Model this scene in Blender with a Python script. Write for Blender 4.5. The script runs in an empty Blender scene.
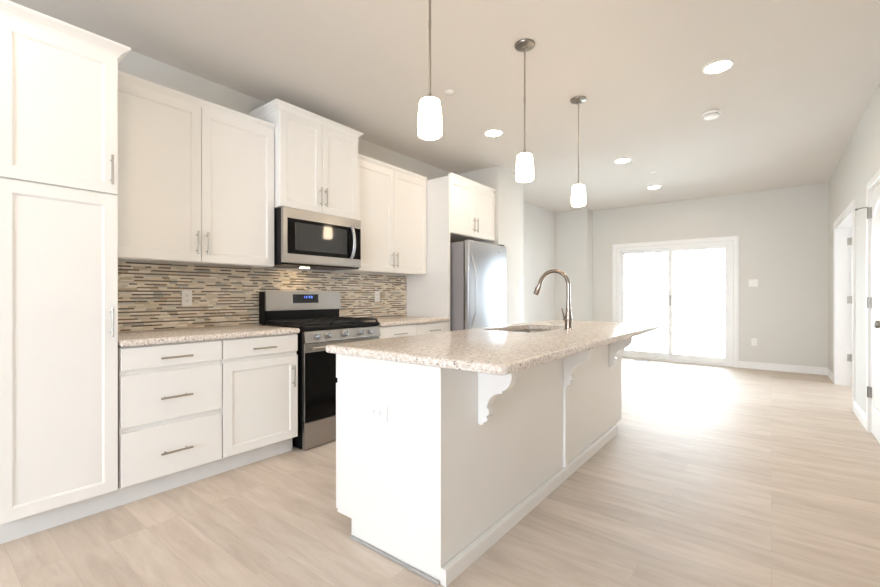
import bpy, bmesh, math, random
from mathutils import Vector
C = bpy.context.scene.collection
S = bpy.context.scene
PI = math.pi
random.seed(4)

# ---------------------------------------------------------------- camera, sky, daylight, exposure
cam = bpy.data.cameras.new('camera'); co = bpy.data.objects.new('camera', cam); C.objects.link(co)
cam.sensor_width = 36; cam.lens = 424.07 / 880 * 36; cam.shift_y = 2.16 / 880
cam.clip_start = .05
co.location = (0, 0, 1.1524); co.rotation_euler = (PI / 2, 0, math.radians(38.006))
S.camera = co

w = bpy.data.worlds.new('sky'); S.world = w; w.use_nodes = True
bg = w.node_tree.nodes['Background']
bg.inputs[0].default_value = (.775, .872, 1, 1); bg.inputs[1].default_value = 23.5

def area(name, loc, rot, sx, sy, power, col, portal=False):
    l = bpy.data.lights.new(name, 'AREA'); l.shape = 'RECTANGLE'; l.size = sx; l.size_y = sy
    l.energy = power; l.color = col
    o = bpy.data.objects.new(name, l); C.objects.link(o); o.location = loc; o.rotation_euler = rot
    if portal: l.cycles.is_portal = True
    return o
# daylight entering at the sliding door and at two added, unseen windows
area('sky_portal_sliding_door', (-1.38, 8.62, 1.05), (-PI / 2, 0, 0), 1.9, 2.1, 1, (1, 1, 1), True)
area('sky_portal_added_front', (-.25, -4.67, 1.4), (PI / 2, 0, 0), 1.7, 1.9, 1, (1, 1, 1), True)
area('sky_portal_added_side', (4.62, 7.0, 1.4), (PI / 2, 0, PI / 2), 1.5, 1.9, 1, (1, 1, 1), True)

S.view_settings.view_transform = 'Standard'; S.view_settings.look = 'None'
S.view_settings.exposure = .27; S.view_settings.gamma = 1; S.view_settings.use_curve_mapping = False
S.cycles.use_denoising = True
S.cycles.max_bounces = 10; S.cycles.diffuse_bounces = 6; S.cycles.sample_clamp_indirect = 8

# ---------------------------------------------------------------- materials
def srgb(r, g, b):
    f = lambda c: ((c / 255 + .055) / 1.055) ** 2.4 if c > 10 else c / 255 / 12.92
    return (f(r), f(g), f(b), 1)
def mat(name, col, rough=.5, metal=0, emit=None, es=0, spec=.5, noise=0, nscale=30, bump=0, coat=0, stretch=None):
    m = bpy.data.materials.new(name); m.use_nodes = True; nt = m.node_tree; b = nt.nodes['Principled BSDF']
    b.inputs['Base Color'].default_value = col; b.inputs['Roughness'].default_value = rough
    b.inputs['Metallic'].default_value = metal; b.inputs['Specular IOR Level'].default_value = spec
    b.inputs['Coat Weight'].default_value = coat
    if emit: b.inputs['Emission Color'].default_value = emit; b.inputs['Emission Strength'].default_value = es
    if noise or bump:
        tc = nt.nodes.new('ShaderNodeTexCoord'); n = nt.nodes.new('ShaderNodeTexNoise'); n.inputs['Scale'].default_value = nscale
        n.inputs['Detail'].default_value = 3
        mp = nt.nodes.new('ShaderNodeMapping'); mp.inputs['Scale'].default_value = stretch or (1, 1, 1)
        nt.links.new(tc.outputs['Object'], mp.inputs[0]); nt.links.new(mp.outputs[0], n.inputs['Vector'])
        if noise:
            r = nt.nodes.new('ShaderNodeMapRange'); r.inputs[3].default_value = 1 - noise; r.inputs[4].default_value = 1 + noise
            mx = nt.nodes.new('ShaderNodeMix'); mx.data_type = 'RGBA'; mx.blend_type = 'MULTIPLY'; mx.inputs[0].default_value = 1
            mx.inputs[6].default_value = col
            nt.links.new(n.outputs['Fac'], r.inputs[0]); nt.links.new(r.outputs[0], mx.inputs[7]); nt.links.new(mx.outputs[2], b.inputs['Base Color'])
        if bump:
            bp = nt.nodes.new('ShaderNodeBump'); bp.inputs['Strength'].default_value = bump; bp.inputs['Distance'].default_value = .002
            nt.links.new(n.outputs['Fac'], bp.inputs['Height']); nt.links.new(bp.outputs[0], b.inputs['Normal'])
    return m
M = {}
M['cab'] = mat('white_cabinet_paint', srgb(240, 238, 234), .32, noise=.012, nscale=6)
M['wall'] = mat('greige_wall_paint', srgb(216, 214, 209), .75, noise=.012, nscale=3, bump=.05)
M['ceil'] = mat('ceiling_paint', srgb(220, 215, 209), .9, noise=.012, nscale=2, bump=.05)
M['trim'] = mat('white_trim_paint', srgb(240, 240, 240), .35, noise=.01, nscale=8)
M['kick'] = mat('toe_kick_paint', srgb(226, 226, 224), .45, noise=.015, nscale=8)
M['steel'] = mat('brushed_stainless_steel', srgb(174, 171, 168), .28, 1, noise=.04, nscale=40, stretch=(1, .05, 14))
M['steelv'] = mat('satin_stainless_door', srgb(186, 188, 192), .33, 1, noise=.03, nscale=40, stretch=(8, 14, .05))
M['nickel'] = mat('brushed_nickel', srgb(178, 172, 164), .3, 1, noise=.03, nscale=90)
M['chrome'] = mat('satin_nickel_faucet', srgb(158, 146, 136), .16, 1, noise=.03, nscale=60)
M['dark_nickel'] = mat('dark_nickel', srgb(146, 140, 132), .32, 1, noise=.03, nscale=60)
M['black'] = mat('black_enamel', srgb(13, 13, 14), .35, spec=.25, noise=.1, nscale=20)
M['iron'] = mat('cast_iron', srgb(18, 18, 18), .6, noise=.2, nscale=60, bump=.1)
M['glassblk'] = mat('black_oven_glass', srgb(5, 5, 6), .08, noise=.05, nscale=5, spec=.22)
M['grayside'] = mat('grey_appliance_side', srgb(150, 146, 147), .5, noise=.05, nscale=200)
M['screen'] = mat('dark_display', srgb(8, 8, 14), .15, noise=.05, nscale=9)
M['digit'] = mat('blue_digit_glow', srgb(40, 70, 200), .5, emit=(.15, .3, 1, 1), es=1.6)
M['plate'] = mat('white_plastic', srgb(240, 239, 236), .4, noise=.01, nscale=30)
M['slot'] = mat('dark_slot', srgb(60, 58, 56), .6, noise=.05, nscale=30)
M['shade'] = mat('lit_opal_glass', (1, .96, .9, 1), .4, emit=(1, .79, .56, 1), es=21, noise=.01)
M['lamp'] = mat('lit_diffuser', (1, .97, .92, 1), .4, emit=(1, .82, .62, 1), es=110, noise=.01)
M['hoodlamp'] = mat('lit_cooktop_lens', (1, .95, .85, 1), .4, emit=(1, .72, .42, 1), es=60, noise=.01)
M['ground'] = mat('pale_concrete', srgb(200, 200, 196), .9, noise=.1, nscale=4)

def glass_pane():
    m = bpy.data.materials.new('window_glass'); m.use_nodes = True; nt = m.node_tree; nt.nodes.remove(nt.nodes['Principled BSDF'])
    t = nt.nodes.new('ShaderNodeBsdfTransparent'); t.inputs[0].default_value = (.94, .97, .96, 1)
    g = nt.nodes.new('ShaderNodeBsdfGlossy'); g.inputs['Roughness'].default_value = .02
    fr = nt.nodes.new('ShaderNodeFresnel'); fr.inputs[0].default_value = 1.45
    mx = nt.nodes.new('ShaderNodeMixShader'); out = nt.nodes['Material Output']
    nt.links.new(fr.outputs[0], mx.inputs[0]); nt.links.new(t.outputs[0], mx.inputs[1]); nt.links.new(g.outputs[0], mx.inputs[2])
    nt.links.new(mx.outputs[0], out.inputs[0])
    return m
M['pane'] = glass_pane()

def floor_mat():
    m = bpy.data.materials.new('vinyl_plank_floor'); m.use_nodes = True; nt = m.node_tree; N = nt.nodes; L = nt.links; b = N['Principled BSDF']
    tc = N.new('ShaderNodeTexCoord')
    br = N.new('ShaderNodeTexBrick'); br.offset = .37; br.offset_frequency = 3; br.squash = 1
    br.inputs['Scale'].default_value = 1; br.inputs['Brick Width'].default_value = 1.22; br.inputs['Row Height'].default_value = .152
    br.inputs['Mortar Size'].default_value = .0012; br.inputs['Mortar Smooth'].default_value = .2; br.inputs['Bias'].default_value = 0
    br.inputs['Color1'].default_value = (0, 0, 0, 1); br.inputs['Color2'].default_value = (1, 1, 1, 1); br.inputs['Mortar'].default_value = (.5, .5, .5, 1)
    L.new(tc.outputs['Object'], br.inputs['Vector'])
    add = N.new('ShaderNodeVectorMath'); add.operation = 'MULTIPLY_ADD'; add.inputs[1].default_value = (7, 3, 11)
    L.new(br.outputs['Color'], add.inputs[0]); L.new(tc.outputs['Object'], add.inputs[2])
    mp = N.new('ShaderNodeMapping'); mp.inputs['Scale'].default_value = (1.6, 9, 1); L.new(add.outputs[0], mp.inputs[0])
    n1 = N.new('ShaderNodeTexNoise'); n1.inputs['Scale'].default_value = 1.6; n1.inputs['Detail'].default_value = 7; n1.inputs['Roughness'].default_value = .62; n1.inputs['Distortion'].default_value = .5
    L.new(mp.outputs[0], n1.inputs['Vector'])
    mp2 = N.new('ShaderNodeMapping'); mp2.inputs['Scale'].default_value = (3, 90, 1); L.new(add.outputs[0], mp2.inputs[0])
    n2 = N.new('ShaderNodeTexNoise'); n2.inputs['Scale'].default_value = 2; n2.inputs['Detail'].default_value = 4; L.new(mp2.outputs[0], n2.inputs['Vector'])
    r = N.new('ShaderNodeValToRGB'); e = r.color_ramp.elements
    e[0].position = .28; e[0].color = srgb(*FLOOR[0]); e[1].position = .74; e[1].color = srgb(*FLOOR[2])
    k = e.new(.5); k.color = srgb(*FLOOR[1])
    mxv = N.new('ShaderNodeMath'); mxv.operation = 'MULTIPLY_ADD'; mxv.inputs[1].default_value = .22; L.new(n2.outputs['Fac'], mxv.inputs[0])
    s = N.new('ShaderNodeMath'); s.operation = 'MULTIPLY_ADD'; s.inputs[1].default_value = .78; s.inputs[2].default_value = 0; L.new(n1.outputs['Fac'], s.inputs[0]); L.new(s.outputs[0], mxv.inputs[2])
    L.new(mxv.outputs[0], r.inputs[0])
    pv = N.new('ShaderNodeMapRange'); pv.inputs[3].default_value = .94; pv.inputs[4].default_value = 1.05; L.new(br.outputs['Color'], pv.inputs[0])
    m1 = N.new('ShaderNodeMix'); m1.data_type = 'RGBA'; m1.blend_type = 'MULTIPLY'; m1.inputs[0].default_value = 1
    L.new(r.outputs[0], m1.inputs[6]); L.new(pv.outputs[0], m1.inputs[7])
    m2 = N.new('ShaderNodeMix'); m2.data_type = 'RGBA'; m2.inputs[7].default_value = srgb(150, 136, 122)
    sc = N.new('ShaderNodeMath'); sc.operation = 'MULTIPLY'; sc.inputs[1].default_value = .22; L.new(br.outputs['Fac'], sc.inputs[0]); L.new(sc.outputs[0], m2.inputs[0])
    L.new(m1.outputs[2], m2.inputs[6]); L.new(m2.outputs[2], b.inputs['Base Color'])
    b.inputs['Roughness'].default_value = .55; b.inputs['Specular IOR Level'].default_value = .13
    bp = N.new('ShaderNodeBump'); bp.inputs['Strength'].default_value = .12; bp.inputs['Distance'].default_value = .003
    L.new(mxv.outputs[0], bp.inputs['Height']); L.new(bp.outputs[0], b.inputs['Normal'])
    return m
FLOOR = ((190, 174, 160), (208, 194, 180), (220, 209, 197))
M['floor'] = floor_mat()

def granite():
    m = bpy.data.materials.new('speckled_cream_granite'); m.use_nodes = True; nt = m.node_tree; N = nt.nodes; L = nt.links; b = N['Principled BSDF']
    tc = N.new('ShaderNodeTexCoord')
    n0 = N.new('ShaderNodeTexNoise'); n0.inputs['Scale'].default_value = 70; n0.inputs['Detail'].default_value = 3; n0.inputs['Roughness'].default_value = .6
    v = N.new('ShaderNodeTexVoronoi'); v.inputs['Scale'].default_value = 88; v.inputs['Randomness'].default_value = 1
    v2 = N.new('ShaderNodeTexVoronoi'); v2.inputs['Scale'].default_value = 140
    for n in (n0, v, v2): L.new(tc.outputs['Object'], n.inputs['Vector'])
    r0 = N.new('ShaderNodeValToRGB'); e = r0.color_ramp.elements
    e[0].position = .34; e[0].color = srgb(210, 196, 183); e[1].position = .60; e[1].color = srgb(240, 233, 226)
    k = e.new(.47); k.color = srgb(218, 207, 196)
    L.new(n0.outputs['Fac'], r0.inputs[0])
    def speck(vor, lo, col, prev, base_socket):
        sep = N.new('ShaderNodeSeparateColor'); L.new(vor.outputs['Color'], sep.inputs[0])
        c = N.new('ShaderNodeMath'); c.operation = 'GREATER_THAN'; c.inputs[1].default_value = lo; L.new(sep.outputs[0], c.inputs[0])
        d = N.new('ShaderNodeMapRange'); d.inputs[1].default_value = .5; d.inputs[2].default_value = .3; L.new(vor.outputs['Distance'], d.inputs[0])
        mu = N.new('ShaderNodeMath'); mu.operation = 'MULTIPLY'; L.new(c.outputs[0], mu.inputs[0]); L.new(d.outputs[0], mu.inputs[1])
        mu2 = N.new('ShaderNodeMath'); mu2.operation = 'MULTIPLY'; mu2.inputs[1].default_value = .8; L.new(mu.outputs[0], mu2.inputs[0])
        mx = N.new('ShaderNodeMix'); mx.data_type = 'RGBA'; mx.inputs[7].default_value = col; L.new(mu2.outputs[0], mx.inputs[0]); L.new(base_socket, mx.inputs[6])
        return mx.outputs[2]
    a = speck(v, .90, srgb(96, 88, 86), None, r0.outputs[0])
    a = speck(v2, .88, srgb(152, 134, 120), None, a)
    L.new(a, b.inputs['Base Color']); b.inputs['Roughness'].default_value = .17; b.inputs['Specular IOR Level'].default_value = .42
    return m
M['granite'] = granite()

def mosaic():
    # random-length linear strips: thick and thin courses, cell colour by white noise
    m = bpy.data.materials.new('linear_glass_stone_mosaic'); m.use_nodes = True; nt = m.node_tree; N = nt.nodes; L = nt.links; b = N['Principled BSDF']
    def mth(op, a, bb=None, c=None):
        n = N.new('ShaderNodeMath'); n.operation = op
        for i, x in enumerate((a, bb, c)):
            if x is None: continue
            if isinstance(x, (int, float)): n.inputs[i].default_value = x
            else: L.new(x, n.inputs[i])
        return n.outputs[0]
    tc = N.new('ShaderNodeTexCoord'); sp = N.new('ShaderNodeSeparateXYZ'); L.new(tc.outputs['Object'], sp.inputs[0])
    y, z = sp.outputs[1], sp.outputs[2]
    P = .0235                                     # one thick and one thin course
    pz = mth('DIVIDE', mth('ADD', z, 5), P); pi = mth('FLOOR', pz); pf = mth('FRACT', pz)
    thin = mth('GREATER_THAN', pf, .60)
    row = mth('MULTIPLY_ADD', pi, 2, thin)
    wn = N.new('ShaderNodeTexWhiteNoise'); wn.noise_dimensions = '1D'; L.new(row, wn.inputs['W'])
    rr = wn.outputs['Value']
    ln = mth('MULTIPLY_ADD', rr, .05, .05)
    x = mth('ADD', mth('DIVIDE', y, ln), mth('MULTIPLY', rr, 37.7))
    # break the regular rhythm of lengths
    x = mth('ADD', x, mth('MULTIPLY', mth('SINE', mth('MULTIPLY', x, 2.3)), .28))
    xi = mth('FLOOR', x); xf = mth('FRACT', x)
    wn2 = N.new('ShaderNodeTexWhiteNoise'); wn2.noise_dimensions = '2D'
    cv = N.new('ShaderNodeCombineXYZ'); L.new(row, cv.inputs[0]); L.new(xi, cv.inputs[1]); L.new(cv.outputs[0], wn2.inputs['Vector'])
    def ramp(cols):
        r = N.new('ShaderNodeValToRGB'); r.color_ramp.interpolation = 'CONSTANT'; e = r.color_ramp.elements
        while len(e) < len(cols): e.new(.5)
        for i, (p_, c_) in enumerate(cols): e[i].position = p_; e[i].color = srgb(*c_)
        L.new(wn2.outputs['Value'], r.inputs[0]); return r.outputs[0]
    light = ramp([(0, (231, 220, 205)), (.22, (214, 203, 188)), (.42, (239, 230, 216)), (.58, (201, 197, 186)), (.72, (222, 207, 186)), (.86, (194, 177, 154)), (.94, (173, 169, 160))])
    dark = ramp([(0, (104, 92, 80)), (.15, (80, 72, 64)), (.28, (128, 106, 84)), (.38, (227, 216, 199)), (.58, (112, 108, 100)), (.70, (207, 194, 175)), (.86, (92, 88, 82))])
    mx = N.new('ShaderNodeMix'); mx.data_type = 'RGBA'; L.new(thin, mx.inputs[0]); L.new(light, mx.inputs[6]); L.new(dark, mx.inputs[7])
    # grout
    gv = mth('ADD', mth('LESS_THAN', pf, .045), mth('MULTIPLY', mth('GREATER_THAN', pf, .575), mth('LESS_THAN', pf, .62)))
    gh = mth('LESS_THAN', xf, .018)
    g = mth('MINIMUM', mth('ADD', gv, gh), 1)
    mg = N.new('ShaderNodeMix'); mg.data_type = 'RGBA'; L.new(mth('MULTIPLY', g, .8), mg.inputs[0]); L.new(mx.outputs[2], mg.inputs[6]); mg.inputs[7].default_value = srgb(196, 184, 166)
    L.new(mg.outputs[2], b.inputs['Base Color'])
    L.new(mth('MULTIPLY_ADD', g, .5, .25), b.inputs['Roughness'])
    return m
M['mosaic'] = mosaic()

# ---------------------------------------------------------------- mesh helpers
def obj(name, bm, m, parent=None, smooth=False):
    me = bpy.data.meshes.new(name); bmesh.ops.recalc_face_normals(bm, faces=bm.faces[:])
    bm.to_mesh(me); bm.free(); me.materials.append(m)
    o = bpy.data.objects.new(name, me); C.objects.link(o)
    if smooth:
        for p in me.polygons: p.use_smooth = True
        me.set_sharp_from_angle(angle=math.radians(40))
    if parent is not None:
        off = Vector((0, 0, 0)); p = parent
        while p is not None: off += p.location; p = p.parent
        for v in me.vertices: v.co -= off
        o.parent = parent
    return o
def settle(o, base):
    'move the origin of a single-mesh thing to its own base point, keeping world shape'
    b = Vector(base)
    for v in o.data.vertices: v.co -= b
    o.location = b
    return o
def tag(o, label, cat, group=None):
    o['label'] = label; o['category'] = cat
    if group: o['group'] = group
    return o
def thing(name, loc, label, cat, group=None):
    o = bpy.data.objects.new(name, None); C.objects.link(o); o.location = loc; o.empty_display_size = .1
    return tag(o, label, cat, group)
def struct(name, bm, m, parent=None):
    o = obj(name, bm, m, parent)
    if parent is None: o['kind'] = 'structure'
    return o
def BM(): return bmesh.new()
def bx(bm, x0, x1, y0, y1, z0, z1, bev=0, seg=2):
    vs = [bm.verts.new(c) for c in ((x0, y0, z0), (x1, y0, z0), (x1, y1, z0), (x0, y1, z0), (x0, y0, z1), (x1, y0, z1), (x1, y1, z1), (x0, y1, z1))]
    fs = [bm.faces.new([vs[i] for i in f]) for f in ((3, 2, 1, 0), (4, 5, 6, 7), (0, 1, 5, 4), (1, 2, 6, 5), (2, 3, 7, 6), (3, 0, 4, 7))]
    if bev:
        es = list({e for f in fs for e in f.edges})
        bmesh.ops.bevel(bm, geom=es, offset=bev, segments=seg, affect='EDGES', profile=.5)
    return bm
def box(*a, **k): return bx(BM(), *a, **k)
def frame_axes(d):
    d = Vector(d).normalized(); a = Vector((0, 0, 1)) if abs(d.z) < .9 else Vector((1, 0, 0))
    u = d.cross(a).normalized(); return d, u, d.cross(u)
def tube(bm, pts, rad, n=12, cap=True):
    pts = [Vector(p) for p in pts]; rings = []
    rad = rad if isinstance(rad, (list, tuple)) else [rad] * len(pts)
    _, u, _ = frame_axes(pts[1] - pts[0])
    for i, p in enumerate(pts):
        d = (pts[min(i + 1, len(pts) - 1)] - pts[max(i - 1, 0)]).normalized()
        u = (u - d * u.dot(d)).normalized(); v = d.cross(u)
        rings.append([bm.verts.new(p + (u * math.cos(t) + v * math.sin(t)) * rad[i]) for t in [2 * PI * k / n for k in range(n)]])
    for a, b in zip(rings, rings[1:]):
        for k in range(n): bm.faces.new((a[k], a[(k + 1) % n], b[(k + 1) % n], b[k]))
    if cap: bm.faces.new(rings[0][::-1]); bm.faces.new(rings[-1])
    return bm
def lathe(bm, c, prof, n=32, axis=(0, 0, 1)):
    d, u, v = frame_axes(axis); c = Vector(c); rings = []
    for r, h in prof:
        if r < 1e-6: rings.append([bm.verts.new(c + d * h)])
        else: rings.append([bm.verts.new(c + d * h + (u * math.cos(t) + v * math.sin(t)) * r) for t in [2 * PI * k / n for k in range(n)]])
    for a, b in zip(rings, rings[1:]):
        for k in range(n):
            k2 = (k + 1) % n
            if len(a) == 1 and len(b) == 1: continue
            if len(a) == 1: bm.faces.new((a[0], b[k], b[k2]))
            elif len(b) == 1: bm.faces.new((a[k], a[k2], b[0]))
            else: bm.faces.new((a[k], a[k2], b[k2], b[k]))
    if len(rings[0]) > 1: bm.faces.new(rings[0][::-1])
    if len(rings[-1]) > 1: bm.faces.new(rings[-1])
    return bm
def prism(bm, poly, fn, a, b):
    'poly: 2D outline, fn(p,q,t)->3D, extruded from t=a to t=b'
    lo = [bm.verts.new(fn(p, q, a)) for p, q in poly]; hi = [bm.verts.new(fn(p, q, b)) for p, q in poly]
    n = len(poly); f0 = bm.faces.new(lo[::-1]); f1 = bm.faces.new(hi); f0.normal_update(); f1.normal_update()
    for i in range(n): bm.faces.new((lo[i], lo[(i + 1) % n], hi[(i + 1) % n], hi[i]))
    bmesh.ops.triangulate(bm, faces=[f0, f1]); return bm
def moulding(bm, path, prof):
    'sweep a closed (out,z) profile along an XY path with mitred corners; out points to the right of travel'
    P = [Vector((p[0], p[1], 0)) for p in path]; rings = []
    for i, p in enumerate(P):
        ns = []
        if i > 0: d = (P[i] - P[i - 1]).normalized(); ns.append(Vector((d.y, -d.x, 0)))
        if i < len(P) - 1: d = (P[i + 1] - P[i]).normalized(); ns.append(Vector((d.y, -d.x, 0)))
        nn = ns[0] if len(ns) == 1 else (ns[0] + ns[1]) / (1 + ns[0].dot(ns[1]))
        rings.append([bm.verts.new(p + nn * o + Vector((0, 0, z))) for o, z in prof])
    n = len(prof)
    for a, b in zip(rings, rings[1:]):
        for k in range(n): bm.faces.new((a[k], a[(k + 1) % n], b[(k + 1) % n], b[k]))
    f = [bm.faces.new(rings[0][::-1]), bm.faces.new(rings[-1])]; [q.normal_update() for q in f]; bmesh.ops.triangulate(bm, faces=f)
    return bm
# fronts that face +X (sgn=1) or -X (sgn=-1); xf is the visible face
def shaker(xf, y0, y1, z0, z1, sgn=1, st=.057, th=.02, rec=.009, fr=.006):
    bm = BM(); xb = xf - sgn * th
    def ring(x, i): return [bm.verts.new((x, a, b)) for a, b in ((y0 + i, z0 + i), (y1 - i, z0 + i), (y1 - i, z1 - i), (y0 + i, z1 - i))]
    R = [ring(xb, 0), ring(xf - sgn * .0015, 0), ring(xf, .0015), ring(xf, st), ring(xf - sgn * .004, st + fr * .5), ring(xf - sgn * .0045, st + fr), ring(xf - sgn * rec, st + fr + .002)]
    for a, b in zip(R, R[1:]):
        for k in range(4): bm.faces.new((a[k], a[(k + 1) % 4], b[(k + 1) % 4], b[k]))
    bm.faces.new(R[-1]); bm.faces.new(R[0][::-1]); return bm
def slab(xf, y0, y1, z0, z1, sgn=1, th=.02):
    a, b = sorted((xf - sgn * th, xf)); return box(a, b, y0, y1, z0, z1, bev=.0025)
def pull_v(x, y, z0, z1, parent, sgn=1, m='nickel'):
    bm = BM(); X = x + sgn * .03
    tube(bm, [(X, y, z0), (X, y, z1)], .006)
    L = z1 - z0
    for z in (z0 + L * .16, z1 - L * .16): tube(bm, [(x, y, z), (X, y, z)], .0045, 8)
    return obj('handle', bm, M[m], parent, True)
def pull_h(x, yc, z, L, parent, sgn=1, m='nickel'):
    bm = BM(); X = x + sgn * .03
    tube(bm, [(X, yc - L / 2, z), (X, yc + L / 2, z)], .006)
    for y in (yc - L * .34, yc + L * .34): tube(bm, [(x, y, z), (X, y, z)], .0045, 8)
    return obj('handle', bm, M[m], parent, True)

# ---------------------------------------------------------------- the room
WL, WR, YF, YB, ZC = -3.37, .655, 8.30, -4.5, 2.79
XN, YN0, YN1, YL, XJ = -2.70, 4.65, 5.33, 8.0, -2.73
struct('floor', box(-3.6, 4.7, YB - .15, YF + .2, -.12, 0), M['floor'])
struct('ceiling', box(-3.6, 4.7, YB - .15, YF + .2, ZC, ZC + .12), M['ceil'])
struct('wall_left', box(WL - .14, WL, YB, YN0, 0, ZC), M['wall'])
struct('wall_partition', box(WL - .14, XN, YN0, YN1, 0, ZC, bev=.004), M['wall'])
struct('wall_living_left', box(WL - .14, WL, YN1, YL, 0, ZC), M['wall'])
struct('wall_living_corner', box(WL - .14, XJ, YL, YF + .15, 0, ZC), M['wall'])
DX0, DX1, DZ = -2.285, -.485, 2.04           # sliding door opening
bm = BM(); bx(bm, XJ, DX0, YF, YF + .15, 0, ZC); bx(bm, DX1, WR + .14, YF, YF + .15, 0, ZC); bx(bm, DX0, DX1, YF, YF + .15, DZ, ZC)
struct('wall_far', bm, M['wall'])
# right wall with a closed door and an open doorway
O0, O1, OZ = 5.92, 7.50, 2.04                # doorway
N0, N1, NZ = 4.27, 5.04, 2.04                # closed door opening
bm = BM()
bx(bm, WR, WR + .14, YB, N0, 0, ZC); bx(bm, WR, WR + .14, N0, N1, NZ, ZC); bx(bm, WR, WR + .14, N1, O0, 0, ZC)
bx(bm, WR, WR + .14, O0, O1, OZ, ZC); bx(bm, WR, WR + .14, O1, YF, 0, ZC)
struct('wall_right', bm, M['wall'])
bm = BM(); bx(bm, 4.5, 4.6, O0 - .6, 6.3, 0, ZC); bx(bm, 4.5, 4.6, 7.7, YF + .15, 0, ZC); bx(bm, 4.5, 4.6, 6.3, 7.7, 0, .5); bx(bm, 4.5, 4.6, 6.3, 7.7, 2.3, ZC)
bx(bm, WR + .14, 4.5, O0 - .7, O0 - .6, 0, ZC); bx(bm, WR + .14, 4.5, YF + .05, YF + .15, 0, ZC)
struct('wall_side_room', bm, M['wall'])
bm = BM()
for a in ((6.3, 6.35, .5, 2.3), (7.65, 7.7, .5, 2.3), (6.35, 7.65, .5, .55), (6.35, 7.65, 2.25, 2.3), (6.98, 7.02, .55, 2.25)): bx(bm, 4.5, 4.54, *a)
struct('added_side_window', bm, M['trim'])  # unseen side-room window, added to brighten the living room's left wall
bm = BM(); bx(bm, WR + .14, 1.5, N0 - .1, N0, 0, ZC); bx(bm, WR + .14, 1.5, N1, N1 + .1, 0, ZC); bx(bm, 1.4, 1.5, N0, N1, 0, ZC)
struct('wall_closet', bm, M['wall'])
BX0, BX1, BZ0, BZ1 = -1.05, .55, .5, 2.3   # window added unseen behind the viewer to light the island end
bm = BM(); bx(bm, WL - .14, BX0, YB - .15, YB, 0, ZC); bx(bm, BX1, WR + .14, YB - .15, YB, 0, ZC)
bx(bm, BX0, BX1, YB - .15, YB, 0, BZ0); bx(bm, BX0, BX1, YB - .15, YB, BZ1, ZC)
struct('wall_back', bm, M['wall'])
bm = BM(); fw = .06
for a in ((BX0, BX0 + fw, BZ0, BZ1), (BX1 - fw, BX1, BZ0, BZ1), (BX0, BX1, BZ0, BZ0 + fw), (BX0, BX1, BZ1 - fw, BZ1)): bx(bm, a[0], a[1], YB - .03, YB + .015, a[2], a[3])
struct('added_front_window', bm, M['trim'])

# baseboards
BBP = [(0, 0), (.014, 0), (.014, .085), (.010, .094), (.010, .102), (.005, .110), (0, .110)]
def base(name, path): struct(name, moulding(BM(), path, BBP), M['trim'])
CW = .075                                     # casing width
base('baseboard_far', [(DX1 + CW, YF), (WR, YF)])
base('baseboard_far_left', [(XN, YL - .0001), (XJ, YL), (XJ, YF), (DX0 - CW, YF)][1:])
base('baseboard_living_left', [(WL, YN1), (WL, YL), (XJ, YL)])
base('baseboard_partition', [(XN, YN0), (XN, YN1), (WL, YN1)])
base('baseboard_right_far', [(WR, YF - .014), (WR, O1 + CW)])
base('baseboard_right_middle', [(WR, O0 - CW), (WR, N1 + CW)])
base('baseboard_right_near', [(WR, N0 - CW), (WR, YB)])
# door casings: profile boards round an opening in an X-facing or Y-facing wall
CASP = [(.004, 0), (.004, .012), (.012, .016), (.05, .018), (.056, .013), (.068, .013), (CW, .008), (CW, 0)]
def casing_right(name, y0, y1, z):
    bm = BM()
    pts = [(y0, 0), (y0, z), (y1, z), (y1, 0)]
    rings = []
    for i, (y, zz) in enumerate(pts):
        rings.append([bm.verts.new((WR + .001 - d_, y - o_ if i < 2 else y + o_, zz + (o_ if i in (1, 2) else 0))) for o_, d_ in CASP])
    n = len(CASP)
    for a, b in zip(rings, rings[1:]):
        for k in range(n): bm.faces.new((a[k], a[(k + 1) % n], b[(k + 1) % n], b[k]))
    bm.faces.new(rings[0][::-1]); bm.faces.new(rings[-1])
    bx(bm, WR - .001, WR + .145, y0 - .002, y0 + .018, 0, z); bx(bm, WR - .001, WR + .145, y1 - .018, y1 + .002, 0, z); bx(bm, WR - .001, WR + .145, y0, y1, z - .018, z + .002)
    return struct(name, bm, M['trim'])
casing_right('trim_doorway', O0, O1, OZ)
casing_right('trim_closet_door', N0, N1, NZ)
bm = BM(); rings = []
for i, (x, zz) in enumerate([(DX0, 0), (DX0, DZ), (DX1, DZ), (DX1, 0)]):
    rings.append([bm.verts.new((x - o_ if i < 2 else x + o_, YF + .001 - d_, zz + (o_ if i in (1, 2) else 0))) for o_, d_ in CASP])
for a, b in zip(rings, rings[1:]):
    for k in range(len(CASP)): bm.faces.new((a[k], a[(k + 1) % len(CASP)], b[(k + 1) % len(CASP)], b[k]))
bm.faces.new(rings[0][::-1]); bm.faces.new(rings[-1])
struct('trim_sliding_door', bm, M['trim'])

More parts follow.
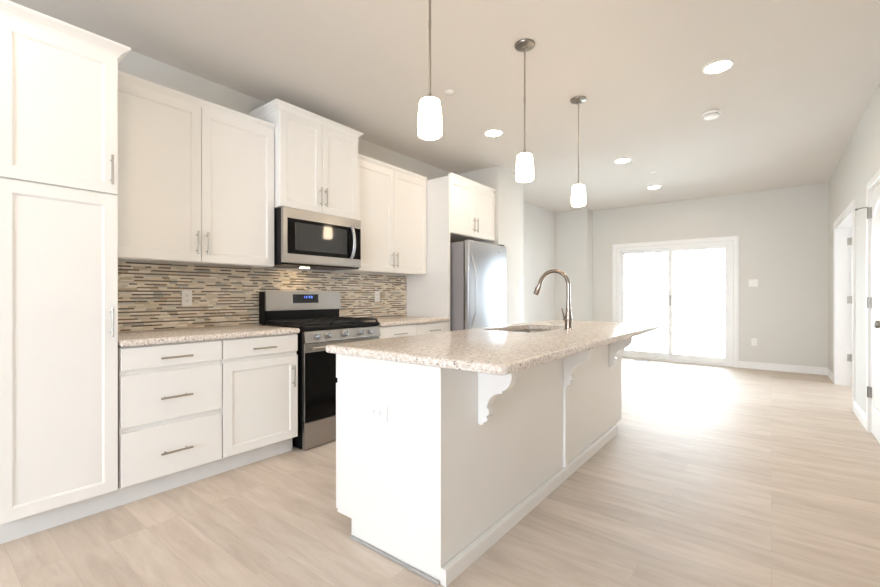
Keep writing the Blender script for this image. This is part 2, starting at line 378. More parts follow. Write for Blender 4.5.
# sliding glass door (door_1)
d1 = thing('door_1', (-1.38, YF + .07, 0), 'white sliding glass door in the far wall', 'door'); d1['kind'] = 'structure'
del d1['label']; del d1['category']
bm = BM()
bx(bm, DX0, DX0 + .05, YF + .0, YF + .14, 0, DZ, bev=.003); bx(bm, DX1 - .05, DX1, YF, YF + .14, 0, DZ, bev=.003)
bx(bm, DX0 + .05, DX1 - .05, YF, YF + .14, DZ - .055, DZ, bev=.003); bx(bm, DX0 + .05, DX1 - .05, YF, YF + .14, 0, .045, bev=.003)
obj('door_frame', bm, M['trim'], d1)
def sash(x0, x1, yc, z0, z1, grid):
    bm = BM(); s = .062; t = .02
    bx(bm, x0, x0 + s, yc - t, yc + t, z0, z1, bev=.003); bx(bm, x1 - s, x1, yc - t, yc + t, z0, z1, bev=.003)
    bx(bm, x0 + s, x1 - s, yc - t, yc + t, z1 - s, z1, bev=.003); bx(bm, x0 + s, x1 - s, yc - t, yc + t, z0, z0 + s * 1.5, bev=.003)
    o = obj('sash', bm, M['trim'], d1)
    obj('pane', box(x0 + s - .005, x1 - s + .005, yc - .003, yc + .003, z0 + .08, z1 - s + .005), M['pane'], o)
    if grid:
        bm = BM(); a0, a1, b0, b1 = x0 + s, x1 - s, z0 + s * 1.5, z1 - s
        for k in (1, 2): xx = a0 + (a1 - a0) * k / 3; bx(bm, xx - .009, xx + .009, yc + .004, yc + .012, b0, b1)
        for k in range(1, 5): zz = b0 + (b1 - b0) * k / 5; bx(bm, a0, a1, yc + .004, yc + .012, zz - .009, zz + .009)
        obj('muntin_grid', bm, M['trim'], o)
    return o
sash(DX0 + .05, -1.355, YF + .105, .045, DZ - .055, True)
s2 = sash(-1.425, DX1 - .05, YF + .05, .045, DZ - .055, False)
bm = BM(); bx(bm, -1.402, -1.378, YF + .005, YF + .03, .98, 1.16, bev=.006); obj('handle', bm, M['nickel'], s2)

# closed two-panel door in the right wall (door_2): arched panels, hinges at its far edge
d2 = thing('door_2', (WR + .02, (N0 + N1) / 2, 0), '', ''); d2['kind'] = 'structure'; del d2['label']; del d2['category']
def panel_door(parent, name, xf, y0, y1, z0, z1, th=.035):
    bm = box(xf, xf + th, y0, y1, z0, z1, bev=.002)
    o = obj(name, bm, M['trim'], parent)
    def panel(za, zb, arch):
        yc = (y0 + y1) / 2; hw = (y1 - y0) / 2 - .115
        def outline(i):
            pts = [(yc + hw - i, za + i), (yc - hw + i, za + i)]
            if arch:
                for k in range(13):
                    t = k / 12; yy = yc - hw + i + t * 2 * (hw - i); pts.append((yy, zb - i - .085 * (1 - math.sin(PI * t) ** 1.0)))
            else: pts += [(yc - hw + i, zb - i), (yc + hw - i, zb - i)]
            return pts
        bmp = BM(); rings = []
        for i, dx in ((0, .0), (.012, -.007), (.026, -.002), (.05, -.008)):
            rings.append([bmp.verts.new((xf + dx + .0015, a, b)) for a, b in outline(i)])
        n = len(rings[0])
        for a, b in zip(rings, rings[1:]):
            for k in range(n): bmp.faces.new((a[k], a[(k + 1) % n], b[(k + 1) % n], b[k]))
        fl = bmp.faces.new(rings[-1]); fl.normal_update(); bmesh.ops.triangulate(bmp, faces=[fl])
        obj('raised_panel', bmp, M['trim'], o)
    panel(.22, .86, True); panel(1.02, 1.90, True)
    return o
dl = panel_door(d2, 'door_leaf', WR + .004, N0 + .02, N1 - .02, .008, NZ - .02)
bm = BM(); lathe(bm, (WR + .004, N0 + .085, .945), [(.032, 0), (.032, .006), (.012, .010), (.011, .035), (.024, .042), (.029, .054), (.027, .066), (.016, .073), (0, .075)], 24, (-1, 0, 0))
obj('door_knob', bm, M['dark_nickel'], dl, True)
for z in (1.845, 1.095, .345):
    bm = BM(); tube(bm, [(WR - .014, N1 - .018, z - .045), (WR - .014, N1 - .018, z + .045)], .0085, 10); bx(bm, WR - .012, WR + .005, N1 - .05, N1 - .012, z - .044, z + .044)
    obj('hinge', bm, M['dark_nickel'], d2, True)
bm = BM(); tube(bm, [(WR - .014, N1 - .018, 1.895), (WR - .045, N1 + .0, 1.897), (WR - .078, N1 + .03, 1.892)], .0045, 8); lathe(bm, (WR - .078, N1 + .03, 1.892), [(.008, -.004), (.008, .008)], 12, (-.7, .7, 0))
obj('door_stop', bm, M['dark_nickel'], d2, True)
# open door of the far doorway (door_3), swung into the side room
d3 = thing('door_3', (WR + .14, O1 - .03, 0), '', ''); d3['kind'] = 'structure'; del d3['label']; del d3['category']
obj('door_leaf', box(WR + .155, WR + .90, O1 - .058, O1 - .022, .008, OZ - .02, bev=.002), M['trim'], d3)
for z in (1.845, 1.10, .36):
    bm = BM(); tube(bm, [(WR + .148, O1 - .03, z - .05), (WR + .148, O1 - .03, z + .05)], .008, 10); bx(bm, WR + .108, WR + .145, O1 - .0215, O1 - .0165, z - .046, z + .046)
    obj('hinge', bm, M['nickel'], d3, True)

# outside: pale paving
struct('patio_ground', box(-14, 12, YF + .2, 40, -.25, -.12), M['ground'])

# ---------------------------------------------------------------- fitted kitchen along the left wall
XD = -2.742                                   # face of base and pantry doors
XU = -3.05                                    # face of wall-cabinet doors
KX = XD - .075                                # toe kick face
CROWN = [(-.01, 0), (.004, 0), (.006, .012), (.012, .022), (.026, .036), (.038, .046), (.042, .050), (.042, .060), (-.01, .060)]
SMALL = [(-.01, 0), (.006, 0), (.008, .012), (.020, .028), (.026, .034), (.026, .050), (-.01, .050)]

# pantry
t = thing('pantry_cabinet', (WL + .01, .5, 0), 'tall white two-door pantry cabinet at the left end of the kitchen run', 'cabinet')
obj('carcass', box(WL + .002, XD - .021, .262, .729, .112, 2.432), M['cab'], t)
obj('toe_kick', box(WL + .05, KX, .262, .7345, 0, .1115), M['kick'], t)
d = obj('door', shaker(XD, .266, .7225, .118, 1.683), M['cab'], t); pull_v(XD, .693, .935, 1.092, d)
d = obj('door', shaker(XD, .266, .7225, 1.692, 2.424), M['cab'], t); pull_v(XD, .693, 1.735, 1.888, d)
cp = [(o * 1.1, z * 1.0 + 2.427) for o, z in CROWN]
# travel so that 'out' (right of travel) is +X then +Y: going -Y... path starts at the wall return
obj('crown_moulding', moulding(BM(), [(XD - .021, .262), (XD - .021, .729), (XU + .055, .729)], cp), M['cab'], t)

def base_unit(name, y0, y1, label, drawers, doors, hide=False):
    t = thing(name, (WL + .02, (y0 + y1) / 2, 0), label, 'cabinet')
    obj('carcass', box(WL + .001, XD - .021, y0 + .001, y1 - .001, .112, .874), M['cab'], t)
    obj('toe_kick', box(WL + .05, KX, y0, y1 + (.0015 if y1 < 1.5 else -.001), 0, .1115), M['kick'], t)
    for (a, b, z0, z1, L) in drawers:
        d = obj('drawer', slab(XD, a, b, z0, z1), M['cab'], t); pull_h(XD, (a + b) / 2, (z0 + z1) / 2 - .01, L, d)
    for (a, b, z0, z1, hy) in doors:
        d = obj('door', shaker(XD, a, b, z0, z1), M['cab'], t); pull_v(XD, hy, z1 - .225, z1 - .07, d)
    return t
base_unit('base_cabinet', .735, 1.269, 'white base cabinet with three stacked drawers beside the tall pantry',
          [(.737, 1.266, .747, .868, .165), (.737, 1.266, .438, .719, .165), (.737, 1.266, .119, .409, .165)], [])
base_unit('base_cabinet', 1.271, 1.816, 'white base cabinet with one drawer over one door, left of the range',
          [(1.274, 1.812, .747, .868, .165)], [(1.274, 1.812, .119, .719, 1.768)])
base_unit('base_cabinet', 2.634, 3.664, 'white base cabinet with two drawers between range and refrigerator panel',
          [(2.638, 3.133, .747, .868, .165), (3.137, 3.660, .747, .868, .165)], [(2.638, 3.133, .119, .719, 3.10), (3.137, 3.660, .119, .719, 3.17)])

def counter_ring(x0, x1, y0, y1, r, n=6):
    pts = []
    for cx, cy, a0 in ((x1 - r, y0 + r, -PI / 2), (x1 - r, y1 - r, 0), (x0 + r, y1 - r, PI / 2), (x0 + r, y0 + r, PI)):
        for k in range(n + 1):
            a = a0 + PI / 2 * k / n; pts.append((cx + r * math.cos(a), cy + r * math.sin(a)))
    return pts
def countertop(x0, x1, y0, y1, z0, z1, r=.03, e=.014, hole=None):
    bm = BM(); rings = []
    prof = [(e, z0), (e * .3, z0 + e * .3), (0, z0 + e), (0, z1 - e)] + [(e * (1 - math.cos(a)), z1 - e + e * math.sin(a)) for a in (PI / 6, PI / 3, PI / 2)]
    for i, z in prof:
        rings.append([bm.verts.new((x, y, z)) for x, y in counter_ring(x0 + i, x1 - i, y0 + i, y1 - i, max(r - i, .004))])
    n = len(rings[0])
    for a, b in zip(rings, rings[1:]):
        for k in range(n): bm.faces.new((a[k], a[(k + 1) % n], b[(k + 1) % n], b[k]))
    if hole:
        hl = counter_ring(*hole); hr = [[bm.verts.new((x, y, z)) for x, y in hl] for z in (z0, z1)]
        m_ = len(hl)
        for k in range(m_): bm.faces.new((hr[0][k], hr[0][(k + 1) % m_], hr[1][(k + 1) % m_], hr[1][k]))
        for R, H in ((rings[0], hr[0]), (rings[-1], hr[1])):
            es = [bm.edges.get((R[k], R[(k + 1) % n])) for k in range(n)] + [bm.edges.get((H[k], H[(k + 1) % m_])) for k in range(m_)]
            bmesh.ops.triangle_fill(bm, use_beauty=True, edges=es)
    else: bm.faces.new(rings[0][::-1]); bm.faces.new(rings[-1])
    return bm
o = settle(obj('countertop', countertop(WL + .001, XD + .022, .732, 1.818, .876, .914, .008), M['granite'], None, True), (-3.05, 1.27, .876))
tag(o, 'short granite worktop between the pantry and the range', 'countertop')
o = settle(obj('countertop', countertop(WL + .001, XD + .022, 2.632, 3.665, .876, .914, .008), M['granite'], None, True), (-3.05, 3.15, .876))
tag(o, 'granite worktop between the range and the refrigerator panel', 'countertop')
bm = BM(); bx(bm, WL + .001, WL + .009, .732, 1.8185, .915, 1.376); bx(bm, WL + .001, WL + .009, 1.8185, 2.6315, .90, 1.376); bx(bm, WL + .001, WL + .009, 2.6315, 3.665, .915, 1.376)
o = settle(obj('tile_backsplash', bm, M['mosaic']), (WL, 2.2, .9))
tag(o, 'beige and brown linear mosaic tile backsplash under the wall cabinets', 'backsplash')

def wall_unit(name, y0, y1, z0, z1, xf, label, split, hz, crown, zt, retL, retR, hoff=.031, back=WL):
    t = thing(name, (back + .02, (y0 + y1) / 2, z0), label, 'cabinet')
    bm = BM(); bx(bm, back + .001, xf - .021, y0 + .001, y1 - .001, z0 + .012, z1 + .01)
    bx(bm, back + .001, xf - .021, y0 + .001, y0 + .02, z0, z0 + .012); bx(bm, back + .001, xf - .021, y1 - .02, y1 - .001, z0, z0 + .012); bx(bm, xf - .04, xf - .021, y0 + .02, y1 - .02, z0, z0 + .012)
    obj('carcass', bm, M['cab'], t)
    d = obj('door', shaker(xf, y0 + .004, split - .002, z0 + .004, z1), M['cab'], t); pull_v(xf, split - hoff, hz[0], hz[1], d)
    d = obj('door', shaker(xf, split + .002, y1 - .004, z0 + .004, z1), M['cab'], t); pull_v(xf, split + hoff, hz[0], hz[1], d)
    zb = zt - crown[-2][1]
    path = [(xf - .021, y0), (xf - .021, y1)]
    if retL: path = [(back, y0)] + path
    if retR: path = path + [(back, y1)]
    obj('crown_moulding', moulding(BM(), path, [(o_, z_ + zb) for o_, z_ in crown]), M['cab'], t)
    return t
wall_unit('wall_cabinet', .735, 1.812, 1.378, 2.434, XU, 'white two-door wall cabinet between the pantry and the microwave', 1.273, (1.43, 1.587), SMALL, 2.485, 0, 0)
wall_unit('wall_cabinet', 2.608, 3.664, 1.386, 2.430, XU, 'white two-door wall cabinet right of the microwave', 3.136, (1.437, 1.594), SMALL, 2.482, 0, 0)
wall_unit('wall_cabinet', 1.816, 2.604, 1.842, 2.592, -2.985, 'raised white two-door cabinet above the microwave, taller crown', 2.208, (1.90, 2.057), CROWN, 2.652, 1, 1, .027)
wall_unit('wall_cabinet', 3.692, 4.632, 1.838, 2.438, XD, 'deep white two-door cabinet above the refrigerator', 4.165, (1.895, 2.058), SMALL, 2.490, 0, 0, .034)
o = settle(obj('end_panel', box(WL + .001, XD, 3.667, 3.690, 0, 2.45), M['cab']), (-3.05, 3.68, 0))
tag(o, 'tall white end panel on the left side of the refrigerator', 'cabinet panel')

# microwave over the range
XM = -2.945
t = thing('microwave', (WL + .05, 2.21, 1.395), 'stainless over-the-range microwave with black glass door', 'microwave')
Y0, Y1, Z0, Z1 = 1.820, 2.600, 1.395, 1.838
obj('housing', box(WL + .012, XM - .035, Y0, Y1, Z0, Z1, bev=.003), M['black'], t)
dr = obj('door', box(XM - .034, XM, Y0, Y1, Z0 + .012, Z1, bev=.004), M['steel'], t)
obj('door_glass', box(XM - .004, XM + .003, Y0 + .035, Y1 - .006, Z0 + .085, Z1 - .080, bev=.002), M['glassblk'], dr)
obj('window', box(XM + .0025, XM + .0045, Y0 + .10, Y1 - .165, Z0 + .118, Z1 - .108, bev=.0008), mat('microwave_window_mesh', srgb(58, 58, 58), .05, noise=.2, nscale=300), dr)
bm = BM(); yh = Y1 - .118
pts = [(XM + .004 + .045 * math.sin(PI * k / 10) ** .6 if 0 < k < 10 else XM + .002, yh, Z0 + .082 + .29 * k / 10) for k in range(11)]
tube(bm, pts, [.011] * 11, 12); bmesh.ops.scale(bm, vec=(1, 1.35, 1), space=__import__('mathutils').Matrix.Translation((0, -yh, 0)), verts=bm.verts[:])
obj('handle', bm, M['steelv'], dr, True)
bm = BM(); bx(bm, XM - .036, XM - .004, Y0 + .02, Y1 - .02, Z0, Z0 + .011); obj('vent_grille', bm, M['black'], t)
obj('cooktop_lamp', box(WL + .16, WL + .20, 2.14, 2.21, Z0 - .004, Z0 - .0005), M['hoodlamp'], t)

# gas range
XR = -2.712
R0, R1 = 1.848, 2.614
t = thing('gas_range', (WL + .04, 2.226, 0), 'stainless gas range with black cooktop and five knobs', 'range')
bm = BM(); bx(bm, WL + .02, XR - .035, R0, R1, .03, .905, bev=.003)
for y in (R0 + .05, R1 - .05):
    for x in (WL + .08, XR - .09): tube(bm, [(x, y, 0), (x, y, .035)], .018, 10)
bx(bm, WL + .06, XR - .06, R0 + .01, R1 - .01, .004, .032)
obj('body', bm, M['black'], t)
obj('cooktop', box(WL + .075, XR - .006, R0 - .002, R1 + .002, .892, .921, bev=.006), M['black'], t)
bm = BM()
prism(bm, [(XR - .034, .800), (XR + .012, .800), (XR - .006, .884), (XR - .034, .884)], lambda p, q, s_: (p, s_, q), R0 + .002, R1 - .002)
obj('control_panel', bm, M['steel'], t)
for y in (1.958, 2.060, 2.222, 2.388, 2.486):
    bm = BM(); lathe(bm, (XR + .001, y, .842), [(.025, 0), (.025, .006), (.019, .008), (.018, .032), (.015, .036), (0, .036)], 24, (1, 0, .2))
    bx(bm, XR + .03, XR + .044, y - .004, y + .004, .832, .868)
    obj('knob', bm, M['steelv'], t, True)
od = obj('oven_door', box(XR - .033, XR, R0 + .002, R1 - .002, .212, .795, bev=.004), M['steel'], t)
obj('oven_window', box(XR - .004, XR + .003, R0 + .004, R1 - .004, .214, .728, bev=.002), M['glassblk'], od)
bm = BM(); tube(bm, [(XR + .045, R0 + .03, .762), (XR + .045, R1 - .03, .762)], .012, 14)
for y in (R0 + .06, R1 - .06): bx(bm, XR - .002, XR + .047, y - .011, y + .011, .752, .772, bev=.003)
obj('oven_handle', bm, M['steel'], od, True)
obj('storage_drawer', box(XR - .033, XR, R0 + .002, R1 - .002, .012, .206, bev=.004), M['steel'], t)
bk = obj('backguard', box(WL + .02, -3.268, R0, R1, .92, 1.185, bev=.003), M['black'], t)
bm = BM(); prism(bm, [(-3.269, 1.028), (-3.243, 1.028), (-3.243, 1.045), (-3.252, 1.190), (-3.269, 1.190)], lambda p, q, s_: (p, s_, q), R0 + .004, R1 - .004)
obj('control_fascia', bm, M['steel'], bk)
bm = BM(); prism(bm, [(-3.251, 1.088), (-3.2435, 1.088), (-3.248, 1.164), (-3.256, 1.164)], lambda p, q, s_: (p, s_, q), 2.098, 2.358)
obj('display', bm, M['screen'], bk)
bm = BM()                                     # small blue clock digits
def seg7(yc, zc, hgt, which):
    wd = hgt * .5; th = hgt * .16
    S7 = {'a': (0, .5, 1), 'g': (0, 0, 1), 'd': (0, -.5, 1), 'f': (-.5, .25, 0), 'b': (.5, .25, 0), 'e': (-.5, -.25, 0), 'c': (.5, -.25, 0)}
    for s_ in which:
        dy, dz, hor = S7[s_]; y = yc + dy * wd; z = zc + dz * hgt
        if hor: bx(bm, -3.247, -3.2435, y - wd / 2, y + wd / 2, z - th / 2, z + th / 2)
        else: bx(bm, -3.247, -3.2435, y - th / 2, y + th / 2, z - hgt / 4, z + hgt / 4)
for yc, wh in ((2.208, 'bc'), (2.232, 'abged'), (2.262, 'abcdef'), (2.286, 'abcdef')): seg7(yc, 1.140, .017, wh)
obj('clock_digits', bm, M['digit'], bk)
for (ya, yb) in ((R0 + .012, R0 + .262), (R0 + .267, R1 - .267), (R1 - .262, R1 - .012)):
    bm = BM(); xa, xb = -3.235, XR - .03
    for y in (ya, yb): bx(bm, xa, xb, y - .006, y + .006, .936, .952, bev=.002)
    for x in (xa, (xa + xb) / 2, xb): bx(bm, x - .006, x + .006, ya, yb, .936, .952, bev=.002)
    ym = (ya + yb) / 2; bx(bm, xa, xb, ym - .005, ym + .005, .938, .952, bev=.002)
    for x in ((xa * 3 + xb) / 4, (xa + xb * 3) / 4): bx(bm, x - .005, x + .005, ya, yb, .938, .952, bev=.002)
    for x in (xa, xb):
        for y in (ya, yb): bx(bm, x - .007, x + .007, y - .007, y + .007, .9205, .938)
    obj('grate', bm, M['iron'], t)
for x, y in ((-3.09, 1.975), (-2.87, 1.975), (-3.09, 2.477), (-2.87, 2.477), (-2.98, 2.226)):
    bm = BM(); lathe(bm, (x, y, .9205), [(.048, 0), (.048, .005), (.034, .006), (.034, .012), (.03, .015), (0, .015)], 20); obj('burner', bm, M['iron'], t, True)

# refrigerator
XF = -2.528; F0, F1 = 3.738, 4.540
t = thing('refrigerator', (WL + .1, 4.14, 0), 'stainless refrigerator in the niche beside the tall end panel', 'refrigerator')
bm = BM(); bx(bm, WL + .03, XF - .075, F0, F1, .04, 1.735, bev=.006)
for y in (F0 + .06, F1 - .06):
    for x in (WL + .1, XF - .16): tube(bm, [(x, y, 0), (x, y, .045)], .02, 10)
obj('body', bm, M['grayside'], t)
fd = obj('door', box(XF - .062, XF, F0 - .004, F1 + .004, .70, 1.748, bev=.012, seg=3), M['steelv'], t, True)
fz = obj('freezer_drawer', box(XF - .062, XF, F0 - .004, F1 + .004, .06, .692, bev=.012, seg=3), M['steelv'], t, True)
obj('gasket', box(XF - .0755, XF - .0615, F0 + .012, F1 - .012, .07, 1.735), M['black'], t)
bm = BM(); pts = [(XF - .003 + .062 * min(1, math.sin(PI * k / 14) * 1.6) * (.78 + .22 * math.sin(PI * k / 14)), F0 + .045, .80 + .80 * k / 14) for k in range(15)]
tube(bm, pts, .012, 12); obj('handle', bm, M['steelv'], fd, True)
bm = BM(); tube(bm, [(XF - .003, F0 + .1, .63), (XF + .05, F0 + .12, .63), (XF + .055, (F0 + F1) / 2, .63), (XF + .05, F1 - .12, .63), (XF - .003, F1 - .1, .63)], .012, 12); obj('handle', bm, M['steelv'], fz, True)
obj('nameplate', box(XF - .001, XF + .0015, 4.335, 4.40, 1.655, 1.668), M['grayside'], fd)
bm = BM(); bx(bm, XF - .11, XF - .015, F1 - .10, F1 - .02, 1.7485, 1.764, bev=.004); obj('hinge_cover', bm, M['black'], t)

# ---------------------------------------------------------------- island
IX0, IX1, IY0, IY1 = -1.685, -1.04, 1.336, 3.925
t = thing('kitchen_island', (-1.36, 2.63, 0), 'long white kitchen island with corbels under the granite overhang', 'kitchen island')
bm = BM()
bx(bm, IX0, IX0 + .018, IY0 + .02, IY1 - .02, .10, .873); bx(bm, IX0 + .018, IX1 - .02, IY0 + .02, IY1 - .02, .10, .118)
obj('carcass', bm, M['cab'], t)
def end_panel(y0, y1, zb=0):
    bm = BM(); prism(bm, [(IX0, .088), (-1.58, .088), (-1.58, zb), (IX1, zb), (IX1, .873), (IX0, .873)], lambda p, q, s_: (p, s_, q), y0, y1); return bm
obj('end_panel', end_panel(IY0, IY0 + .018), M['cab'], t)
obj('end_panel', end_panel(IY1 - .018, IY1, .066), M['cab'], t)
obj('back_panel', box(IX1 - .018, IX1 - .001, IY0 + .0185, 2.622, .066, .873), M['cab'], t)
obj('back_panel', box(IX1 - .018, IX1 - .001, 2.622, IY1 - .0185, .066, .873), M['cab'], t)
obj('batten', box(IX1 - .001, IX1 + .014, 2.602, 2.644, .066, .60, bev=.001), M['cab'], t)
obj('toe_kick', box(-1.60, -1.582, IY0 + .02, 3.67, 0, .0995), M['kick'], t)
obj('baseboard', moulding(BM(), [(IX1, IY0), (IX1, 3.68), (-1.58, 3.68)], [(.0005, 0), (.026, 0), (.026, .062), (.022, .0655), (.0005, .0655)]), M['cab'], t)
n = 4; seg = (IY1 - IY0 - .008) / n
for k in range(n):
    a = IY0 + .004 + k * seg; b = a + seg
    d = obj('drawer', slab(IX0 - .021, a + .002, b - .002, .745, .868, -1), M['cab'], t); pull_h(IX0 - .021, (a + b) / 2, .80, .165, d, -1)
    d = obj('door', shaker(IX0 - .021, a + .002, b - .002, .10, .719, -1), M['cab'], t); pull_v(IX0 - .021, b - .04 if k % 2 == 0 else a + .04, .49, .65, d, -1)
def corbel(yc, th=.048):
    x0 = IX1 + .001; D = .232; top = .8755
    O_ = [(0, 0), (138, 0), (150, 18), (159, 42), (162, 62), (158, 82), (147, 100), (132, 114), (119, 118), (118, 129), (96, 132), (76, 140), (59, 155), (48, 175), (44, 194),
          (54, 200), (56, 212), (50, 222), (38, 226), (46, 234), (45, 244), (36, 251), (27, 252), (25, 262), (12, 266), (0, 263)]
    P_ = [(p * .00104, -q * .00114) for p, q in O_]
    bm = BM(); prism(bm, P_, lambda p, q, s_: (x0 + p, s_, top + q), yc - th / 2, yc + th / 2)
    obj('corbel', bm, M['cab'], t)
for y in (1.632, 2.623, 3.575): corbel(y)
bm = box(-1.575, IX1, IY0 - .014, IY0 - .001, 0, .014, bev=.004); obj('floor_strip', bm, mat('grey_strip', srgb(170, 168, 165), .6, noise=.03, nscale=20), t)  # thin grey strip on the floor along the near end panel

SX0, SX1, SY0, SY1 = -1.60, -1.20, 2.52, 3.24
o = settle(obj('island_countertop', countertop(-1.712, -.716, 1.268, 3.972, .877, .914, .032, .013, (SX0, SX1, SY0, SY1, .04)), M['granite'], None, True), (-1.23, 2.6, .877))
tag(o, 'long speckled granite worktop with sink cutout on the white island', 'countertop')
# undermount sink
bm = BM(); rings = []
for (x0, x1, y0, y1, r, z) in ((SX0 - .022, SX1 + .022, SY0 - .022, SY1 + .022, .05, .873), (SX0 - .004, SX1 + .004, SY0 - .004, SY1 + .004, .04, .873), (SX0 + .002, SX1 - .002, SY0 + .002, SY1 - .002, .04, .865), (SX0 + .006, SX1 - .006, SY0 + .006, SY1 - .006, .05, .70), (SX0 + .03, SX1 - .03, SY0 + .03, SY1 - .03, .05, .675)):
    rings.append([bm.verts.new((x, y, z)) for x, y in counter_ring(x0, x1, y0, y1, r)])
n = len(rings[0])
for a, b in zip(rings, rings[1:]):
    for k in range(n): bm.faces.new((a[k], a[(k + 1) % n], b[(k + 1) % n], b[k]))
bm.faces.new(rings[-1])
t = thing('kitchen_sink', (-1.40, 2.88, .675), 'stainless undermount sink bowl set into the island worktop', 'sink')
o = obj('bowl', bm, M['steel'], t, True)
mo = o.modifiers.new('thickness', 'SOLIDIFY'); mo.thickness = .0015; mo.offset = 1
bm = BM(); lathe(bm, (-1.40, 2.88, .6765), [(.045, 0), (.045, .003), (.03, .003), (.026, -.0005), (0, -.0005)], 24); obj('drain', bm, M['dark_nickel'], t, True)

# faucet
fx, fy, fz_ = -1.126, 2.91, .914
t = thing('faucet', (fx, fy, fz_), 'brushed nickel gooseneck pull-down faucet behind the island sink', 'faucet')
bm = BM(); lathe(bm, (fx, fy, fz_), [(.029, 0), (.029, .006), (.025, .010), (.024, .05), (.026, .07), (.025, .085), (.0185, .13), (.0160, .17), (.0148, .20)], 24); obj('body', bm, M['chrome'], t, True)
bm = BM(); R_ = .108; cx = fx - R_; cz = 1.222
pts = [(fx, fy, 1.10), (fx, fy, 1.16)] + [(cx + R_ * math.cos(a), fy, cz + R_ * math.sin(a)) for a in [PI * .94 * k / 18 for k in range(19)]]
e_ = Vector(pts[-1]); dirv = (Vector(pts[-1]) - Vector(pts[-2])).normalized(); pts.append(tuple(e_ + dirv * .012))
tube(bm, pts, .0138, 16); obj('spout', bm, M['chrome'], t, True)
e_ = Vector(pts[-1]); dv = (dirv + Vector((-.18, 0, 0))).normalized()
bm = BM(); tube(bm, [e_ - dv * .004, e_ + dv * .012, e_ + dv * .055, e_ + dv * .075], [.0138, .017, .0195, .019], 18); sh = obj('spray_head', bm, M['chrome'], t, True)
bm = BM(); q = e_ + dv * .035 + Vector((-.0165, 0, 0)); bx(bm, q.x - .004, q.x + .004, q.y - .006, q.y + .006, q.z - .014, q.z + .014, bev=.002); obj('spray_button', bm, M['dark_nickel'], sh)
bm = BM(); tube(bm, [(fx - .006, fy - .018, .984), (fx - .012, fy - .042, .988)], [.014, .013], 14); tube(bm, [(fx - .012, fy - .040, .990), (fx - .016, fy - .052, 1.02), (fx - .022, fy - .066, 1.065)], [.006, .005, .0042], 10); obj('lever', bm, M['chrome'], t, True)

# ---------------------------------------------------------------- lamps and ceiling fittings
PY = (1.545, 2.52, 3.5)
def pendant(y, label):
    x = -1.268
    t = thing('pendant_light', (x, y, ZC), label, 'pendant light', 'pendants over the island')
    bm = BM(); lathe(bm, (x, y, ZC), [(.066, 0), (.066, -.006), (.062, -.013), (.020, -.020), (.016, -.030), (.009, -.034), (0, -.034)], 32); obj('canopy', bm, M['dark_nickel'], t, True)
    bm = BM(); tube(bm, [(x, y, ZC - .03), (x, y, 2.09)], .0058, 12)
    for z in (2.43,): tube(bm, [(x, y, z - .02), (x, y, z + .02)], .0072, 12)
    obj('rod', bm, M['nickel'], t, True)
    bm = BM(); lathe(bm, (x, y, 2.072), [(.028, 0), (.028, .004), (.014, .010), (.010, .028), (0, .028)], 24); obj('cap', bm, M['nickel'], t, True)
    bm = BM(); pr = [(0, 2.072), (.038, 2.072), (.046, 2.068), (.049, 2.060)]
    for k in range(1, 10): s_ = k / 10; pr.append((.049 + .0085 * math.sin(s_ * PI * .62), 2.060 - .146 * s_))
    pr += [(.056, 1.909), (.050, 1.904), (0, 1.904)]
    lathe(bm, (x, y, 0), pr, 36); obj('glass_shade', bm, M['shade'], t, True)
pendant(PY[0], 'pendant light over the near end of the island, canopy above the frame')
pendant(PY[1], 'middle of the three pendant lights, above the island worktop')
pendant(PY[2], 'farthest pendant light, above the island sink and faucet')
def downlight(x, y, label, lit=True):
    t = thing('recessed_light', (x, y, ZC), label, 'ceiling light', 'recessed ceiling lights')
    bm = BM(); lathe(bm, (x, y, ZC), [(.098, 0), (.098, -.004), (.092, -.008), (.080, -.008), (.078, -.003), (.078, 0)], 36); obj('trim_ring', bm, M['trim'], t, True)
    bm = BM(); lathe(bm, (x, y, ZC - .0035), [(.0775, 0), (.0775, -.002), (0, -.002)], 36); obj('diffuser', bm, M['lamp'], t)
downlight(-2.203, 3.69, 'recessed ceiling light above the refrigerator cabinet')
downlight(-.300, 3.61, 'largest, nearest recessed ceiling light, right of the pendants')
downlight(-1.42, 5.41, 'recessed ceiling light just right of the farthest pendant')
downlight(-1.9, .35, 'added unseen ceiling light above the frame, lighting the pantry end of the kitchen')  # added out of view to lift the wall cabinets beside the pantry
downlight(-1.395, 7.03, 'farthest recessed ceiling light, nearest the sliding door')
t = thing('smoke_detector', (-.425, 4.50, ZC), 'round white smoke detector on the ceiling beyond the nearest recessed light', 'smoke detector')
bm = BM(); lathe(bm, (-.425, 4.50, ZC), [(.070, 0), (.070, -.010), (.066, -.014)], 32); obj('base', bm, M['plate'], t, True)
bm = BM(); lathe(bm, (-.425, 4.50, ZC - .014), [(.060, 0), (.060, -.016), (.052, -.026), (.02, -.030), (0, -.030)], 32); c_ = obj('cover', bm, M['plate'], t, True)
bm = BM(); lathe(bm, (-.425, 4.50, ZC - .020), [(.0612, 0), (.0612, -.004)], 32); obj('vent_slot', bm, M['slot'], c_, True)
def sprinkler(x, y, label):
    t = thing('sprinkler_cover', (x, y, ZC), label, 'sprinkler')
    bm = BM(); lathe(bm, (x, y, ZC), [(.030, 0), (.030, -.005)], 24); obj('collar', bm, M['plate'], t, True)
    bm = BM(); lathe(bm, (x, y, ZC - .005), [(.040, 0), (.040, -.003), (.036, -.006), (0, -.007)], 28); obj('cover_plate', bm, M['plate'], t, True)
sprinkler(-2.033, 2.72, 'small white sprinkler cover on the kitchen ceiling beside the nearest pendant')
sprinkler(-1.235, 6.12, 'small white sprinkler cover on the ceiling between the two far recessed lights')
t = thing('ceiling_detector', (.590, 3.66, ZC), 'white ceiling detector cut off by the top right frame corner', 'detector')
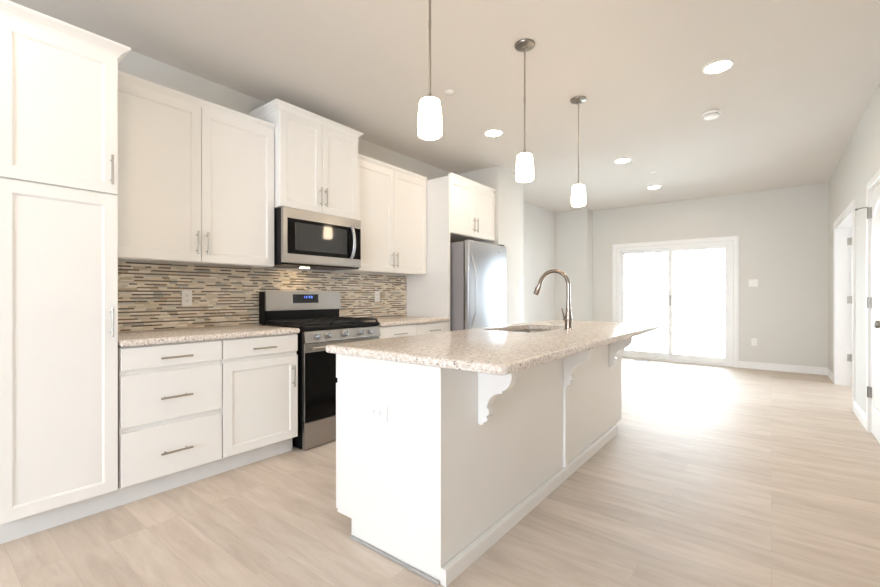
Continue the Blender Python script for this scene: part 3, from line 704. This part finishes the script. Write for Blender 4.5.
bm = BM(); lathe(bm, (.590, 3.66, ZC), [(.066, 0), (.066, -.012), (.055, -.030), (0, -.033)], 28); obj('cover', bm, M['plate'], t, True)
bm = BM(); lathe(bm, (.590, 3.66, ZC - .012), [(.0665, 0), (.0665, -.003)], 28); obj('vent_slot', bm, M['slot'], t, True)

# ---------------------------------------------------------------- wall plates
def plate(name, kind, pos, nrm, label, wide=1, turned=False):
    'a cover plate: pos is its centre on the wall, nrm the wall normal'
    n_ = Vector(nrm); up = Vector((0, 0, 1)); a = up.cross(n_).normalized(); p0 = Vector(pos)
    t = thing(name, pos, label, 'switch' if 'switch' in name else 'outlet')
    def pl(bm, ca, cu, ha, hu, d0, d1, bev=0):
        if turned: ca, cu, ha, hu = cu, ca, hu, ha
        q0 = p0 + a * (ca - ha) + up * (cu - hu) + n_ * d0; q1 = p0 + a * (ca + ha) + up * (cu + hu) + n_ * d1
        l = [sorted(z_) for z_ in zip(q0, q1)]; bx(bm, *l[0], *l[1], *l[2], bev=bev)
    W = .035 + .023 * (wide - 1)
    bm = BM(); pl(bm, 0, 0, W, .0575, .0005, .0065, .002); obj('cover_plate', bm, M['plate'], t)
    for k in range(wide):
        c0 = (k - (wide - 1) / 2) * .046
        if kind == 'outlet':
            for s_ in (-1, 1):
                bm = BM(); pl(bm, c0, s_ * .0195, .0165, .0135, .0062, .0085, .001); f = obj('receptacle', bm, M['plate'], t)
                bm = BM(); pl(bm, c0 - .006, s_ * .0195 + .002, .0012, .0045, .0080, .0090); pl(bm, c0 + .006, s_ * .0195 + .002, .0012, .0045, .0080, .0090); pl(bm, c0, s_ * .0195 - .008, .002, .002, .0080, .0090)
                obj('slots', bm, M['slot'], f)
        else:
            bm = BM(); pl(bm, c0, 0, .0165, .033, .0062, .0085, .001); f = obj('rocker', bm, M['plate'], t)
            bm = BM(); pl(bm, c0, .008, .013, .022, .0080, .0110, .001); obj('paddle', bm, M['plate'], f)
plate('wall_outlet', 'outlet', (WL + .009, 1.300, 1.135), (1, 0, 0), 'white outlet on the mosaic backsplash left of the range')
plate('wall_outlet', 'outlet', (WL + .009, 3.195, 1.143), (1, 0, 0), 'white outlet on the mosaic backsplash right of the range')
plate('wall_outlet', 'outlet', (-1.395, IY0, .628), (0, -1, 0), 'white outlet set sideways in the near end of the island', turned=True)
plate('light_switch', 'switch', (XN, 5.226, 1.325), (1, 0, 0), 'single white light switch on the partition beside the refrigerator')
plate('light_switch', 'switch', (-.225, YF, 1.352), (0, -1, 0), 'double white light switch right of the sliding door', 2)
plate('wall_outlet', 'outlet', (-.215, YF, .424), (0, -1, 0), 'white outlet low on the far wall right of the sliding door')
t = thing('floor_register', (-1.80, 8.12, 0), 'small metal floor register in front of the sliding door', 'floor vent')
bm = BM(); bx(bm, -1.93, -1.67, 8.07, 8.17, .0003, .005, bev=.0015); obj('frame', bm, mat('register_bronze', srgb(150, 140, 128), .5, .3, noise=.05, nscale=40), t)
bm = BM()
for k in range(11): bx(bm, -1.915 + k * .022, -1.903 + k * .022, 8.085, 8.155, .0048, .0062)
obj('louvre', bm, M['slot'], t)
